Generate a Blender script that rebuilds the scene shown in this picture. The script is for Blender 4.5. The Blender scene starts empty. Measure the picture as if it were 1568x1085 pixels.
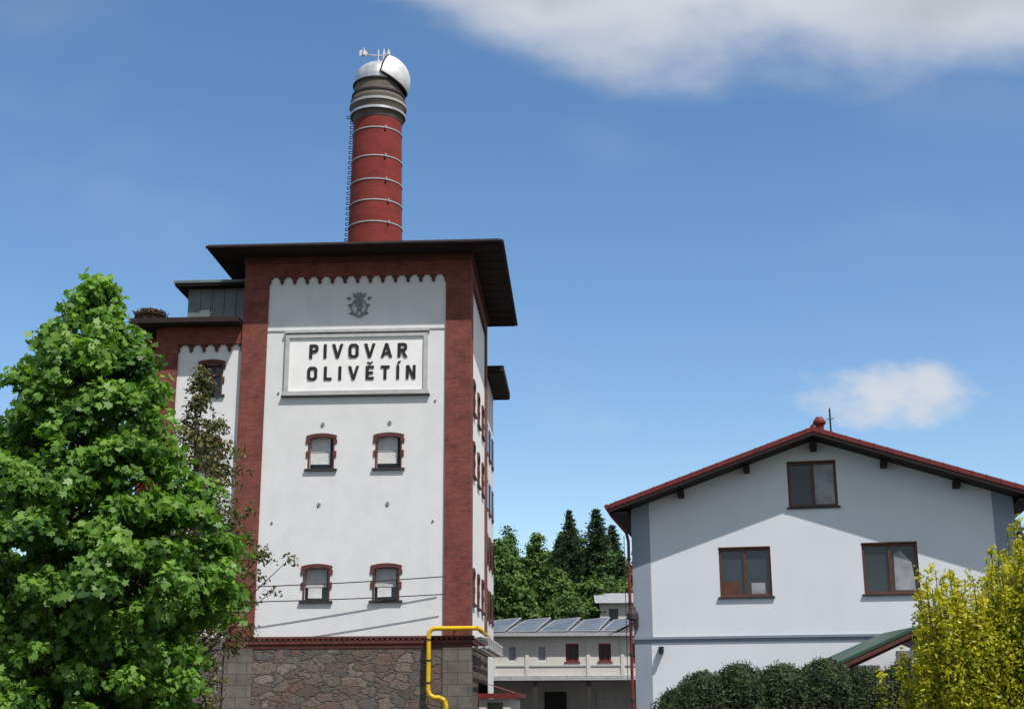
import bpy, math, random
import numpy as np
from mathutils import Vector, Matrix
random.seed(7); rng=np.random.default_rng(7)
scene=bpy.context.scene
EYE=1.7
# ------------------------------------------------------------ materials
def nt(name):
    m=bpy.data.materials.new(name); m.use_nodes=True
    t=m.node_tree; b=t.nodes['Principled BSDF']; return m,t,b
def mixc(t,fac,a,b,mode='MIX'):
    n=t.nodes.new('ShaderNodeMix'); n.data_type='RGBA'; n.blend_type=mode
    for i,v in ((0,fac),(6,a),(7,b)):
        if hasattr(v,'links'): t.links.new(v,n.inputs[i])
        elif isinstance(v,(int,float)): n.inputs[i].default_value=v
        else: n.inputs[i].default_value=(*v[:3],1)
    return n.outputs[2]
def noise(t,scale,detail=5,vec=None,rough=.6):
    n=t.nodes.new('ShaderNodeTexNoise'); n.inputs['Scale'].default_value=scale
    n.inputs['Detail'].default_value=detail; n.inputs['Roughness'].default_value=rough
    if vec is not None: t.links.new(vec,n.inputs['Vector'])
    return n.outputs['Fac']
def coord(t,scale=(1,1,1)):
    tc=t.nodes.new('ShaderNodeTexCoord'); mp=t.nodes.new('ShaderNodeMapping')
    mp.inputs['Scale'].default_value=scale
    t.links.new(tc.outputs['Object'],mp.inputs['Vector']); return mp.outputs[0]
def ramp(t,f,p0,p1):
    n=t.nodes.new('ShaderNodeMapRange'); n.inputs['From Min'].default_value=p0; n.inputs['From Max'].default_value=p1
    n.interpolation_type='SMOOTHSTEP'
    t.links.new(f,n.inputs['Value']); return n.outputs[0]
def bump(t,b,h,s,d=.02):
    n=t.nodes.new('ShaderNodeBump'); n.inputs['Strength'].default_value=s; n.inputs['Distance'].default_value=d
    t.links.new(h,n.inputs['Height']); t.links.new(n.outputs[0],b.inputs['Normal'])
def M(name,c1,c2=None,scale=4,rough=.8,metal=0,bmp=0,streak=0,spec=.3):
    m,t,b=nt(name)
    b.inputs['Roughness'].default_value=rough; b.inputs['Metallic'].default_value=metal
    b.inputs['Specular IOR Level'].default_value=spec
    if c2 is None: c2=tuple(x*.8 for x in c1)
    v=coord(t)
    f=ramp(t,noise(t,scale,7,v),.35,.68)
    c=mixc(t,f,c1,c2)
    if streak:
        s=ramp(t,noise(t,1,5,coord(t,(2.2,2.2,.22))),.5,.78)
        mm=t.nodes.new('ShaderNodeMath'); mm.operation='MULTIPLY'; mm.inputs[1].default_value=streak
        t.links.new(s,mm.inputs[0]); c=mixc(t,mm.outputs[0],c,tuple(x*.55 for x in c2))
    t.links.new(c,b.inputs['Base Color'])
    if bmp: bump(t,b,noise(t,scale*6,5,v),bmp)
    return m
def brickvec(t):
    tc=t.nodes.new('ShaderNodeTexCoord'); s=t.nodes.new('ShaderNodeSeparateXYZ'); t.links.new(tc.outputs['Object'],s.inputs[0])
    a=t.nodes.new('ShaderNodeMath'); t.links.new(s.outputs[0],a.inputs[0]); t.links.new(s.outputs[1],a.inputs[1])
    c=t.nodes.new('ShaderNodeCombineXYZ'); t.links.new(a.outputs[0],c.inputs[0]); t.links.new(s.outputs[2],c.inputs[1])
    return c.outputs[0],tc.outputs['Object']
def brick(name,c1,c2,mort,bw=.26,bh=.08,ms=.01,dirt=.5):
    m,t,b=nt(name); v,o=brickvec(t)
    n=t.nodes.new('ShaderNodeTexBrick'); t.links.new(v,n.inputs['Vector'])
    n.inputs['Scale'].default_value=1; n.inputs['Brick Width'].default_value=bw; n.inputs['Row Height'].default_value=bh
    n.inputs['Mortar Size'].default_value=ms; n.inputs['Color1'].default_value=(*c1,1); n.inputs['Color2'].default_value=(*c2,1)
    n.inputs['Mortar'].default_value=(*mort,1); n.inputs['Mortar Smooth'].default_value=.3
    f=ramp(t,noise(t,1.3,8,o,.7),.42,.72)
    mm=t.nodes.new('ShaderNodeMath'); mm.operation='MULTIPLY'; mm.inputs[1].default_value=dirt; t.links.new(f,mm.inputs[0])
    c=mixc(t,mm.outputs[0],n.outputs['Color'],tuple(x*.45 for x in c2))
    f2=ramp(t,noise(t,7,5,o),.55,.8); m3=t.nodes.new('ShaderNodeMath'); m3.operation='MULTIPLY'; m3.inputs[1].default_value=.35; t.links.new(f2,m3.inputs[0])
    c=mixc(t,m3.outputs[0],c,mort)
    t.links.new(c,b.inputs['Base Color']); b.inputs['Roughness'].default_value=.9
    bump(t,b,n.outputs['Fac'],-.4,.01); return m
def stone(name,scale=3.2):
    m,t,b=nt(name); v,o=brickvec(t)
    mp=t.nodes.new('ShaderNodeMapping'); mp.inputs['Scale'].default_value=(.7,1.3,1); t.links.new(v,mp.inputs[0])
    w=t.nodes.new('ShaderNodeTexNoise'); w.inputs['Scale'].default_value=3.5; w.inputs['Detail'].default_value=6; t.links.new(mp.outputs[0],w.inputs['Vector'])
    ad=t.nodes.new('ShaderNodeMix'); ad.data_type='VECTOR'; ad.inputs[0].default_value=.32
    t.links.new(mp.outputs[0],ad.inputs[4]); t.links.new(w.outputs['Color'],ad.inputs[5])
    vs=[]
    for feat in ('F1','DISTANCE_TO_EDGE'):
        q=t.nodes.new('ShaderNodeTexVoronoi'); q.feature=feat; q.inputs['Scale'].default_value=scale; t.links.new(ad.outputs[1],q.inputs['Vector']); vs.append(q)
    cr=t.nodes.new('ShaderNodeValToRGB'); e=cr.color_ramp.elements
    e[0].color=(.10,.085,.075,1); e[1].color=(.25,.22,.185,1); e[1].position=.9
    for p,c in ((.3,(.17,.145,.125,1)),(.5,(.18,.105,.08,1)),(.62,(.12,.11,.105,1)),(.78,(.22,.17,.135,1))):
        x=e.new(p); x.color=c
    sp=t.nodes.new('ShaderNodeSeparateColor'); t.links.new(vs[0].outputs['Color'],sp.inputs[0]); t.links.new(sp.outputs[0],cr.inputs[0])
    f=ramp(t,vs[1].outputs['Distance'],.0,.09)
    c=mixc(t,f,(.135,.12,.105),cr.outputs[0])
    big=ramp(t,noise(t,.7,4,o,.6),.45,.7); mb_=t.nodes.new('ShaderNodeMath'); mb_.operation='MULTIPLY'; mb_.inputs[1].default_value=.5; t.links.new(big,mb_.inputs[0])
    c=mixc(t,mb_.outputs[0],c,(.18,.095,.065))
    g=ramp(t,noise(t,6,9,o,.8),.38,.68); m3=t.nodes.new('ShaderNodeMath'); m3.operation='MULTIPLY'; m3.inputs[1].default_value=.75; t.links.new(g,m3.inputs[0])
    c=mixc(t,m3.outputs[0],c,(.05,.044,.04))
    t.links.new(c,b.inputs['Base Color']); b.inputs['Roughness'].default_value=.95
    hm=t.nodes.new('ShaderNodeMath'); hm.operation='MULTIPLY_ADD'; hm.inputs[1].default_value=.6; t.links.new(noise(t,9,6,o,.7),hm.inputs[0]); t.links.new(f,hm.inputs[2])
    bump(t,b,hm.outputs[0],.9,.06); return m
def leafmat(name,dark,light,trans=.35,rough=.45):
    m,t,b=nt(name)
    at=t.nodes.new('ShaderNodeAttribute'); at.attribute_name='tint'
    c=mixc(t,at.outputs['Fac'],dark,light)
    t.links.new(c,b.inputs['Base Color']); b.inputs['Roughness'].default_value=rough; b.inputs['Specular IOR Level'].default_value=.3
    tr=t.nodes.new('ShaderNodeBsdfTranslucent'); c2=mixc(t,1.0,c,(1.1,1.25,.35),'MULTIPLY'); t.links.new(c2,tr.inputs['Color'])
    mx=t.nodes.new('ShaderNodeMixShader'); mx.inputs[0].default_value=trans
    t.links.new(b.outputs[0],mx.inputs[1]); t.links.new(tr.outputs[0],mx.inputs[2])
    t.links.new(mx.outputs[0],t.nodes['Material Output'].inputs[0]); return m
def glassm(name,c=(.02,.025,.03)):
    m,t,b=nt(name); b.inputs['Roughness'].default_value=.12; b.inputs['Specular IOR Level'].default_value=.5
    f=noise(t,2.5,4,coord(t)); t.links.new(mixc(t,f,c,tuple(x*2 for x in c)),b.inputs['Base Color']); return m

BR=brick('brick_red',(.235,.052,.036),(.14,.031,.024),(.19,.09,.07),dirt=.7)
BRD=brick('brick_trim',(.13,.030,.024),(.085,.022,.018),(.12,.055,.045))
CHB=brick('chimney_red_paint',(.25,.028,.024),(.19,.02,.017),(.16,.02,.016),dirt=.6)
CRB=brick('crown_brick',(.13,.10,.085),(.09,.07,.06),(.16,.15,.14),dirt=.6)
WH=M('tower_plaster',(.70,.71,.725),(.655,.665,.68),1.1,.9,bmp=.15,streak=.10)
WHS=M('sign_board_white',(.86,.86,.86),(.80,.80,.80),2,.7)
WHG=M('frame_plaster_grey',(.48,.49,.49),(.40,.41,.41),3,.85)
HS=M('house_plaster',(.68,.71,.76),(.65,.68,.73),.8,.9,bmp=.08,streak=.05)
HP=M('house_pilaster_bluegrey',(.27,.31,.38),(.24,.28,.35),1,.9)
HL=M('house_ledge',(.22,.26,.32),(.2,.24,.3),1,.8)
DK=M('dark_metal',(.03,.03,.035),(.045,.035,.035),3,.6)
RF=M('roof_fascia_dark',(.018,.013,.013),(.032,.018,.016),2,.75)
SOF=M('soffit_boards',(.024,.016,.015),(.018,.013,.012),4,.85)
RR=M('red_metal_verge',(.18,.025,.022),(.13,.02,.02),2,.6)
RT=M('red_roof_sheet',(.17,.03,.025),(.12,.025,.02),1,.7)
BW=M('brown_window_frame',(.12,.045,.028),(.09,.035,.022),6,.5)
GL=glassm('window_glass'); GD=glassm('window_dark',(.006,.006,.008))
CURT=M('curtain_grey',(.34,.35,.37),(.22,.23,.25),3,.9)
WB=M('white_shutter_board',(.62,.63,.63),(.52,.53,.53),4,.7)
ST=stone('rubble_stone')
AS=brick('ashlar_stone',(.17,.15,.13),(.125,.11,.10),(.08,.07,.064),.75,.42,.02,.8)
GM=M('galvanised_sheet',(.17,.20,.20),(.13,.155,.155),1.5,.5,.3)
SV=M('silver_dome_metal',(.62,.64,.66),(.45,.46,.48),3,.38,.55)
SVW=M('silver_light_sheet',(.74,.75,.77),(.6,.61,.63),3,.45,.25)
YL=M('gas_pipe_yellow',(.72,.45,.01),(.62,.38,.01),3,.45)
LG=M('light_grey_pipe',(.42,.43,.44),(.32,.33,.34),5,.6,.1)
BLK=M('letter_black',(.012,.012,.014),(.02,.02,.022),5,.6)
CREST=M('crest_grey_relief',(.28,.29,.30),(.15,.155,.16),14,.8)
LBW=M('low_building_wall',(.62,.60,.56),(.55,.53,.49),1.2,.9,streak=.25)
LBR=M('low_roof_sheet',(.13,.14,.16),(.09,.10,.115),1,.6)
SOL=M('skylight_panel',(.085,.11,.15),(.13,.155,.19),1,.6,spec=.2)
PFR=M('panel_frame_metal',(.30,.32,.35),(.24,.25,.27),4,.7)
GRN=M('green_roof_sheet',(.03,.07,.05),(.025,.055,.04),2,.45)
WOOD=M('brown_timber',(.10,.035,.025),(.07,.025,.02),5,.7)
BARK=M('bark',(.08,.06,.045),(.045,.035,.028),9,.95,bmp=.5)
TWIG=M('nest_twigs',(.12,.09,.06),(.06,.045,.03),12,.95)
# ------------------------------------------------------------ mesh builder
class MB:
    def __init__(s): s.v=[];s.f=[];s.m=[];s.mats=[]
    def mi(s,m):
        if m not in s.mats: s.mats.append(m)
        return s.mats.index(m)
    def face(s,pts,m):
        i=len(s.v); s.v+= [tuple(p) for p in pts]; s.f.append(tuple(range(i,i+len(pts)))); s.m.append(s.mi(m))
    def box(s,x0,x1,y0,y1,z0,z1,m):
        p=[(x,y,z) for z in (z0,z1) for y in (y0,y1) for x in (x0,x1)]
        i=len(s.v); s.v+=p; k=s.mi(m)
        for q in ((0,2,3,1),(4,5,7,6),(0,1,5,4),(2,6,7,3),(0,4,6,2),(1,3,7,5)):
            s.f.append(tuple(i+j for j in q)); s.m.append(k)
    def prism(s,poly,P,c0,c1,m):
        n=len(poly); s.face([P(a,b,c0) for a,b in poly],m); s.face([P(a,b,c1) for a,b in reversed(poly)],m)
        for i in range(n):
            a,b=poly[i]; c,d=poly[(i+1)%n]; s.face([P(a,b,c0),P(a,b,c1),P(c,d,c1),P(c,d,c0)],m)
    def tube(s,p,q,r,m,n=8,r2=None):
        p=Vector(p);q=Vector(q);d=(q-p); 
        if d.length<1e-6: return
        d.normalize()
        u=d.orthogonal().normalized(); w=d.cross(u); r2=r if r2 is None else r2
        A=[p+(u*math.cos(t)+w*math.sin(t))*r for t in [2*math.pi*i/n for i in range(n)]]
        B=[q+(u*math.cos(t)+w*math.sin(t))*r2 for t in [2*math.pi*i/n for i in range(n)]]
        i0=len(s.v); s.v+=[tuple(x) for x in A+B]; k=s.mi(m)
        for i in range(n): s.f.append((i0+i,i0+(i+1)%n,i0+n+(i+1)%n,i0+n+i)); s.m.append(k)
        s.f.append(tuple(range(i0+n-1,i0-1,-1))); s.m.append(k); s.f.append(tuple(range(i0+n,i0+2*n))); s.m.append(k)
    def path(s,pts,r,m,n=10):
        for a,b in zip(pts,pts[1:]): s.tube(a,b,r,m,n)
    def lathe(s,cx,cy,prof,m,n=40,a0=0,a1=2*math.pi):
        i0=len(s.v); k=s.mi(m); full=abs(a1-a0-2*math.pi)<1e-6; c=n if full else n+1
        for r,z in prof:
            for i in range(c):
                t=a0+(a1-a0)*i/n; s.v.append((cx+r*math.cos(t),cy+r*math.sin(t),z))
        for j in range(len(prof)-1):
            for i in range(n):
                i2=(i+1)%c; s.f.append((i0+j*c+i,i0+j*c+i2,i0+(j+1)*c+i2,i0+(j+1)*c+i)); s.m.append(k)
    def obj(s,name,parent=None,smooth=False,loc=None):
        me=bpy.data.meshes.new(name); me.from_pydata(s.v,[],s.f)
        for m in s.mats: me.materials.append(m)
        me.polygons.foreach_set('material_index',s.m)
        if smooth: me.polygons.foreach_set('use_smooth',[True]*len(s.f))
        me.update(); o=bpy.data.objects.new(name,me); scene.collection.objects.link(o)
        if parent: o.parent=parent
        if loc: o.location=loc
        if smooth:
            md=o.modifiers.new('es','EDGE_SPLIT'); md.split_angle=math.radians(35)
        return o
def empty(name,loc=(0,0,0),rz=0):
    e=bpy.data.objects.new(name,None); e.empty_display_size=.5; e.location=loc; e.rotation_euler=(0,0,rz); scene.collection.objects.link(e); return e
def wall(mb,P,a0,a1,b0,b1,holes,c,depth,m,mr=None):
    mr=mr or m
    A=sorted({a0,a1,*[h[0] for h in holes],*[h[1] for h in holes]}); B=sorted({b0,b1,*[h[2] for h in holes],*[h[3] for h in holes]})
    for x,x2 in zip(A,A[1:]):
        for y,y2 in zip(B,B[1:]):
            cx,cy=(x+x2)/2,(y+y2)/2
            if any(h[0]<cx<h[1] and h[2]<cy<h[3] for h in holes): continue
            mb.face([P(x,y,c),P(x2,y,c),P(x2,y2,c),P(x,y2,c)],m)
    for h in holes:
        l,r,b,t=h; q=[(l,b),(r,b),(r,t),(l,t)]
        for i in range(4):
            (p0,p1),(q0,q1)=q[i],q[(i+1)%4]
            mb.face([P(p0,p1,c),P(q0,q1,c),P(q0,q1,c+depth),P(p0,p1,c+depth)],mr)
def bx(mb,P,a0,a1,b0,b1,c0,c1,m):
    mb.prism([(a0,b0),(a1,b0),(a1,b1),(a0,b1)],P,c0,c1,m)
# ------------------------------------------------------------ BREWERY TOWER
beta=math.atan(.05)
T=empty('brewery_tower',(-10.74,50.45,EYE),-beta)
W=9.15; D=9.2; ZT=17.6; ZP=16.76; ZB=2.6
F=lambda a,b,c:(a,c,b)
S=lambda a,b,c:(W-c,a,b)
C=.07   # panel recess
def brick_window(mb,P,ca,zb,zt,w,c,kind):
    """arched brick surround + sill + inner; opening rect ca+-w/2, zb..zt"""
    h=w/2; rise=.09; th=.15
    def arc(hw,base,n=9): return [(ca-hw+2*hw*i/n, base+rise*(1-(2*i/n-1)**2)) for i in range(n+1)]
    lo=arc(h+.10,zt-rise); up=arc(h+.13,zt-rise+th)
    for i in range(9):
        mb.prism([lo[i],lo[i+1],up[i+1],up[i]],P,c-.05,c+.1,BRD)
    H=zt-zb
    for sgn in (-1,1):
        def blk(x0,x1,z0,z1,pr):
            a,b=sorted((ca+sgn*x0,ca+sgn*x1)); bx(mb,P,a,b,z0,z1,c-pr,c+.1,BRD)
        blk(h-.01,h+.04,zb,zt-rise-.002,.03)
        blk(h-.015,h+.14,zt-rise-.16,zt-rise-.004,.045)
        blk(h-.015,h+.12,zb+H*.36,zb+H*.56,.04)
    bx(mb,P,ca-h-.16,ca+h+.16,zb-.09,zb-.001,c-.10,c+.2,DK)
    # inner
    ci=c+.24
    bx(mb,P,ca-h,ca+h,zb,zt,ci+.06,ci+.08,GD if kind!='glass' else GL)
    if kind=='board':
        bx(mb,P,ca-h+.02,ca+h-.16,zb+.22,zt-.02,ci-.02,ci+.03,WB)
        bx(mb,P,ca-h+.02,ca+h-.16,zb+H*.55,zb+H*.57,ci-.035,ci-.021,WHG)
        bx(mb,P,ca+h-.14,ca+h-.03,zb+.03,zt-.03,ci,ci+.02,DK)
    elif kind=='boardlow':
        bx(mb,P,ca-h+.03,ca+h-.12,zb+H*.42,zt-.03,ci-.01,ci+.03,WHG)
        bx(mb,P,ca-h+.12,ca+h-.3,zb+.12,zb+H*.40,ci-.02,ci+.03,WB)
    else:
        for x0,x1 in ((ca-h,ca-h+.07),(ca-.035,ca+.035),(ca+h-.07,ca+h)): bx(mb,P,x0,x1,zb,zt,ci,ci+.05,BW)
        for z0,z1 in ((zb,zb+.07),(zb+H*.62,zb+H*.62+.06),(zt-.07,zt)): bx(mb,P,ca-h+.07,ca+h-.07,z0,z1,ci+.003,ci+.047,BW)
def teeth(mb,P,a0,a1,z,n,c):
    sp=(a1-a0)/n
    for i in range(n+1):
        x=a0+i*sp; hw=.065
        l,r=max(a0+.002,x-hw),min(a1-.002,x+hw)
        mb.prism([(l,z+.002),(l,z-.24),((l+r)/2,z-.32),(r,z-.24),(r,z+.002)],P,c-.075,c+.01,BRD)
        if i<n: # small stepped corbel each side
            bx(mb,P,x+hw,x+hw+.07,z-.09,z,c-.06,c+.01,BRD); bx(mb,P,x+sp-hw-.07,x+sp-hw,z-.09,z,c-.06,c+.01,BRD)
mb=MB()
# front panel
fw=[(3.32,8.95,10.2),(5.95,8.95,10.2),(3.30,3.92,5.16),(5.95,3.92,5.16)]
holes=[(a-.47,a+.47,b,t) for a,b,t in fw]
wall(mb,F,1.0,8.13,ZB,ZP,holes,C,.24,WH)
# side panel windows
sw=[(a,b,t) for b,t in ((8.95,10.2),(3.92,5.16),(11.5,12.75)) for a in (2.2,4.6,7.0)]
wall(mb,S,1.0,8.2,ZB,ZP,[(a-.47,a+.47,b,t) for a,b,t in sw],C,.24,WHS)
# piers + top band (brick)
for a0,a1 in ((0,1.0),(8.13,W)):
    bx(mb,F,a0,a1,ZB,ZT,0,C+.3,BR)
bx(mb,F,1.0,8.13,ZP,ZT-.001,.002,C+.3,BR)
bx(mb,S,C+.3,1.0,ZB+.002,ZT-.002,0,C+.2,BR); bx(mb,S,8.2,D,ZB,ZT,0,C+.2,BR); bx(mb,S,1.0,8.2,ZP,ZT-.001,.002,C+.2,BR)
# back & left walls
mb.box(0,C+.2,C+.3,D,ZB,ZT-.003,BR); mb.box(C+.2,W-C-.2,D-.3,D-.002,ZB,ZT-.004,BR)
teeth(mb,F,1.0,8.13,ZP,14,C); teeth(mb,S,1.0,8.2,ZP,14,C)
# corbel course at very top
bx(mb,F,-.06,W+.06,ZT-.28,ZT-.005,-.06,-.001,BRD); bx(mb,S,0,D,ZT-.28,ZT-.005,-.06,-.001,BRD)
mb.obj('tower_walls',T)
mb=MB()
for (a,b,t),k in zip(fw,('board','board','boardlow','boardlow')): brick_window(mb,F,a,b,t,.94,C,k)
for a,b,t in sw: brick_window(mb,S,a,b,t,.94,C,'glass')
mb.obj('tower_windows',T)
# string course and stone base
mb=MB()
for z0,z1,pr in ((2.17,2.33,.05),(2.33,2.45,.10),(2.52,2.60,.13)):
    bx(mb,F,-.02,W+pr,z0,z1,-pr,C+.25,BRD); bx(mb,S,C+.25,D,z0+.001,z1-.001,-pr+.002,.3,BRD)
n=46
for i in range(n):
    x=-.02+i*(W+.1)/n; bx(mb,F,x,x+.11,2.452,2.518,-.12,C,BRD)
    y=C+.3+i*(D-.4)/n; bx(mb,S,y,y+.11,2.452,2.518,-.115,C,BRD)
mb.obj('brick_string_course',T)
mb=MB()
bx(mb,F,1.0,8.13,-2.2,2.17,-.02,.4,ST)
bx(mb,F,-.05,1.0,-2.2,2.169,-.07,.4,AS); bx(mb,F,8.13,W+.05,-2.2,2.169,-.07,.4,AS)
bx(mb,S,.4,D,-2.2,2.168,-.02,.4,ST); mb.box(0,.4,.4,D,-2.2,2.167,ST); mb.box(.4,W-.4,D-.4,D-.01,-2.2,2.166,ST)
mb.obj('stone_base',T)
# roof
mb=MB(); o=1.2
e=[(-o,-o),(W+o,-o),(W+o,D+o),(-o,D+o)]
mb.prism(e,lambda a,b,c:(a,b,c),ZT,ZT+.05,SOF)
for (x0,x1,y0,y1) in ((-o-.03,W+o+.03,-o-.03,-o),(-o-.03,W+o+.03,D+o,D+o+.03),(-o-.03,-o,-o,D+o),(W+o,W+o+.03,-o,D+o)):
    mb.box(x0,x1,y0,y1,ZT-.04,ZT+.16,RF)
ap=[(W/2-1,D/2,ZT+1.5),(W/2+1,D/2,ZT+1.5)]
q=[(x,y,ZT+.1) for x,y in e]
mb.face([q[0],q[1],ap[1],ap[0]],RF); mb.face([q[1],q[2],ap[1]],RF); mb.face([q[2],q[3],ap[0],ap[1]],RF); mb.face([q[3],q[0],ap[0]],RF)
for i in range(12): # board joints of the soffit
    y=-1.0+i*(D+2)/11; mb.box(W+.07,W+o-.05,y-.015,y+.015,ZT-.02,ZT-.002,RF)
mb.tube((-o-.08,-o-.1,ZT+.04),(W+o+.08,-o-.1,ZT+.04),.07,RF,8); mb.tube((W+o+.1,-o-.08,ZT+.04),(W+o+.1,D+o,ZT+.02),.07,RF,8)
mb.obj('hip_roof',T)
# ledges, sign, crest, anchors
mb=MB()
bx(mb,F,1.0,8.13,14.50,14.56,C-.035,C,WHG)
bx(mb,F,1.72,7.5,14.40,14.49,C-.16,C,WHG)
l,r,b,t=1.77,7.43,11.92,14.36
fwid=.16
for a0,a1,b0,b1 in ((l,r,t-fwid,t),(l-.05,r+.05,b-.06,b+fwid*.7),(l,l+fwid,b+fwid*.7,t-fwid),(r-fwid,r,b+fwid*.7,t-fwid)):
    bx(mb,F,a0,a1,b0,b1,C-.12,C-.001,WHG)
bx(mb,F,l+fwid,r-fwid,b+fwid*.7,t-fwid,C-.05,C-.002,WHS)
bx(mb,F,l-.1,r+.1,b-.12,b-.061,C-.15,C-.001,DK)
mb.obj('sign_frame_and_board',T)
# lettering
tt=.2
def rect(a,b,c,d): return [(a,b),(c,b),(c,d),(a,d)]
def ring(o_,i_): return [[o_[k],o_[(k+1)%len(o_)],i_[(k+1)%len(i_)],i_[k]] for k in range(len(o_))]
def octo(w,k,x0=0,y0=0,h=1): return [(x0+k,y0),(x0+w-k,y0),(x0+w,y0+k),(x0+w,y0+h-k),(x0+w-k,y0+h),(x0+k,y0+h),(x0,y0+h-k),(x0,y0+k)]
def bowl(w):
    O=[(tt,1),(w-.16,1),(w,.86),(w,.56),(w-.16,.42),(tt,.42)]; I=[(tt,.82),(w-.22,.82),(w-tt,.77),(w-tt,.65),(w-.22,.6),(tt,.6)]
    return [[O[k],O[k+1],I[k+1],I[k]] for k in range(5)]
def letter(ch):
    if ch=='I': return .2,[rect(0,0,.2,1)]
    if ch=='Í': return .2,[rect(0,0,.2,1),[(.02,1.1),(.16,1.1),(.32,1.32),(.14,1.32)]]
    if ch=='O': return .7,ring(octo(.7,.17),octo(.7-2*tt,.08,tt,tt*.9,1-1.8*tt))
    if ch=='P': return .62,[rect(0,0,tt,1)]+bowl(.62)
    if ch=='R': return .66,[rect(0,0,tt,1)]+bowl(.64)+[[(.22,.44),(.43,.44),(.68,0),(.46,0)]]
    if ch=='V': return .78,[[(0,1),(.21,1),(.49,0),(.29,0)],[(.57,1),(.78,1),(.49,0),(.29,0)]]
    if ch=='A': return .8,[[(0,0),(.21,0),(.5,1),(.3,1)],[(.59,0),(.8,0),(.5,1),(.3,1)],rect(.2,.2,.6,.36)]
    if ch=='L': return .56,[rect(0,0,tt,1),rect(tt,0,.56,.18)]
    if ch=='E' or ch=='Ě':
        q=[rect(0,0,tt,1),rect(tt,0,.58,.18),rect(tt,.41,.52,.58),rect(tt,.82,.58,1)]
        if ch=='Ě': q+=[[(.08,1.3),(.2,1.3),(.34,1.18),(.34,1.07)],[(.5,1.3),(.38,1.3),(.25,1.18),(.25,1.07)]]
        return .58,q
    if ch=='T': return .64,[rect(0,.82,.64,1),rect(.22,0,.42,.82)]
    if ch=='N': return .68,[rect(0,0,.19,1),rect(.49,0,.68,1),[(.0,1),(.22,1),(.68,0),(.46,0)]]
def line(mb,txt,x0,x1,zb,h):
    L=[letter(c) for c in txt]; tot=sum(w for w,_ in L)*h; gap=((x1-x0)-tot)/(len(L)-1); x=x0
    for w,ps in L:
        for k,p in enumerate(ps): mb.prism([(x+a*h,zb+b_*h) for a,b_ in p],F,C-.085-.002*k,C-.052,BLK)
        x+=w*h+gap
mb=MB(); line(mb,'PIVOVAR',2.73,6.62,13.36,.57); line(mb,'OLIVĚTÍN',2.68,6.96,12.47,.55); mb.obj('sign_lettering',T)
# crest: rounded shield with crown, scrollwork and lion
mb=MB(); cx,cz=4.65,15.5
sh=[(.33*math.cos(a)*(1+.06*math.cos(4*a)),-.04+.43*math.sin(a)*(1.0 if math.sin(a)<0 else .85)) for a in [2*math.pi*i/20 for i in range(20)]]
for k in range(len(sh)):
    p,q_=sh[k],sh[(k+1)%len(sh)]
    mb.prism([(cx+p[0],cz+p[1]),(cx+q_[0],cz+q_[1]),(cx+q_[0]*.82,cz+q_[1]*.82),(cx+p[0]*.82,cz+p[1]*.82)],F,C-.07,C,CREST)
cr=[(-.22,.36),(.22,.36),(.27,.55),(.13,.46),(.07,.6),(0,.48),(-.07,.6),(-.13,.46),(-.27,.55)]
mb.prism([(cx+a,cz+b_) for a,b_ in cr],F,C-.06,C,CREST)
lion=[(-.12,-.32),(-.05,-.3),(-.03,-.15),(.03,-.2),(.08,-.33),(.16,-.31),(.1,-.18),(.13,-.05),(.2,.0),(.12,.03),(.15,.12),(.08,.22),(-.04,.24),(-.1,.17),(-.18,.14),(-.09,.08),(-.19,.0),(-.09,-.02),(-.08,-.14)]
mb.prism([(cx+a,cz+b_) for a,b_ in lion],F,C-.05,C,CREST)
for sg in (-1,1):
    for (sx_,sz_,sr_) in ((.40,.30,.09),(.37,.02,.06),(.30,-.32,.07)):
        pts=[(cx+sg*(sx_+sr_*(1-k/12)*math.cos(k*.6)),C-.03,cz+sz_+sr_*(1-k/12)*math.sin(k*.6)) for k in range(12)]
        mb.path(pts,.022,CREST,5)
mb.obj('lion_crest',T)
mb=MB()
for a,z in ((3.35,10.72),(5.98,10.75),(3.3,7.58),(5.95,7.58),(1.55,12.0),(7.75,11.6),(1.5,6.9),(7.7,6.9)):
    sc=1 if a in (3.35,5.98,3.3,5.95) else .55
    mb.prism([(a+.09*sc*math.cos(i*math.pi/4),z+.09*sc*math.sin(i*math.pi/4)) for i in range(8)],F,C-.03,C,WHG)
    mb.tube((a,C-.05,z),(a,C-.03,z),.03*sc,DK,6); mb.tube((a-.03,C-.04,z-.06*sc),(a-.04,C-.02,z-.13*sc),.015,DK,5)
mb.obj('wall_tie_anchors',T)
# gas pipe
mb=MB(); pts=[(8.3,-.3,-2),(8.3,-.3,.05),(8.24,-.3,.26),(8.08,-.3,.36),(7.85,-.3,.38),(7.7,-.3,.46),(7.63,-.3,.62)]
pts+=[(7.63,-.3,2.6),(7.66,-.3,2.74),(7.74,-.3,2.82),(7.86,-.3,2.85),(9.42,-.3,2.85),(9.52,-.22,2.82),(9.56,-.1,2.75)]
mb.path(pts,.085,YL,12)
for z in (.9,1.7,2.45): mb.tube((7.63,-.3,z),(7.63,.05,z),.03,DK,6); mb.tube((7.63,-.3,z-.03),(7.63,-.3,z+.03),.105,DK,10)
mb.tube((8.6,-.3,2.85),(8.6,.05,2.85),.03,DK,6)
mb.path([(9.56,-.1,2.75),(9.56,4.5,2.75)],.07,YL,10)
mb.obj('gas_pipe',T,True)
mb=MB()
for x,z in ((9.45,2.5),(9.75,2.5),(9.45,2.15),(9.75,2.15)): mb.path([(x,.2,z),(x,D,z)],.035,LG,6)
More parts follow.
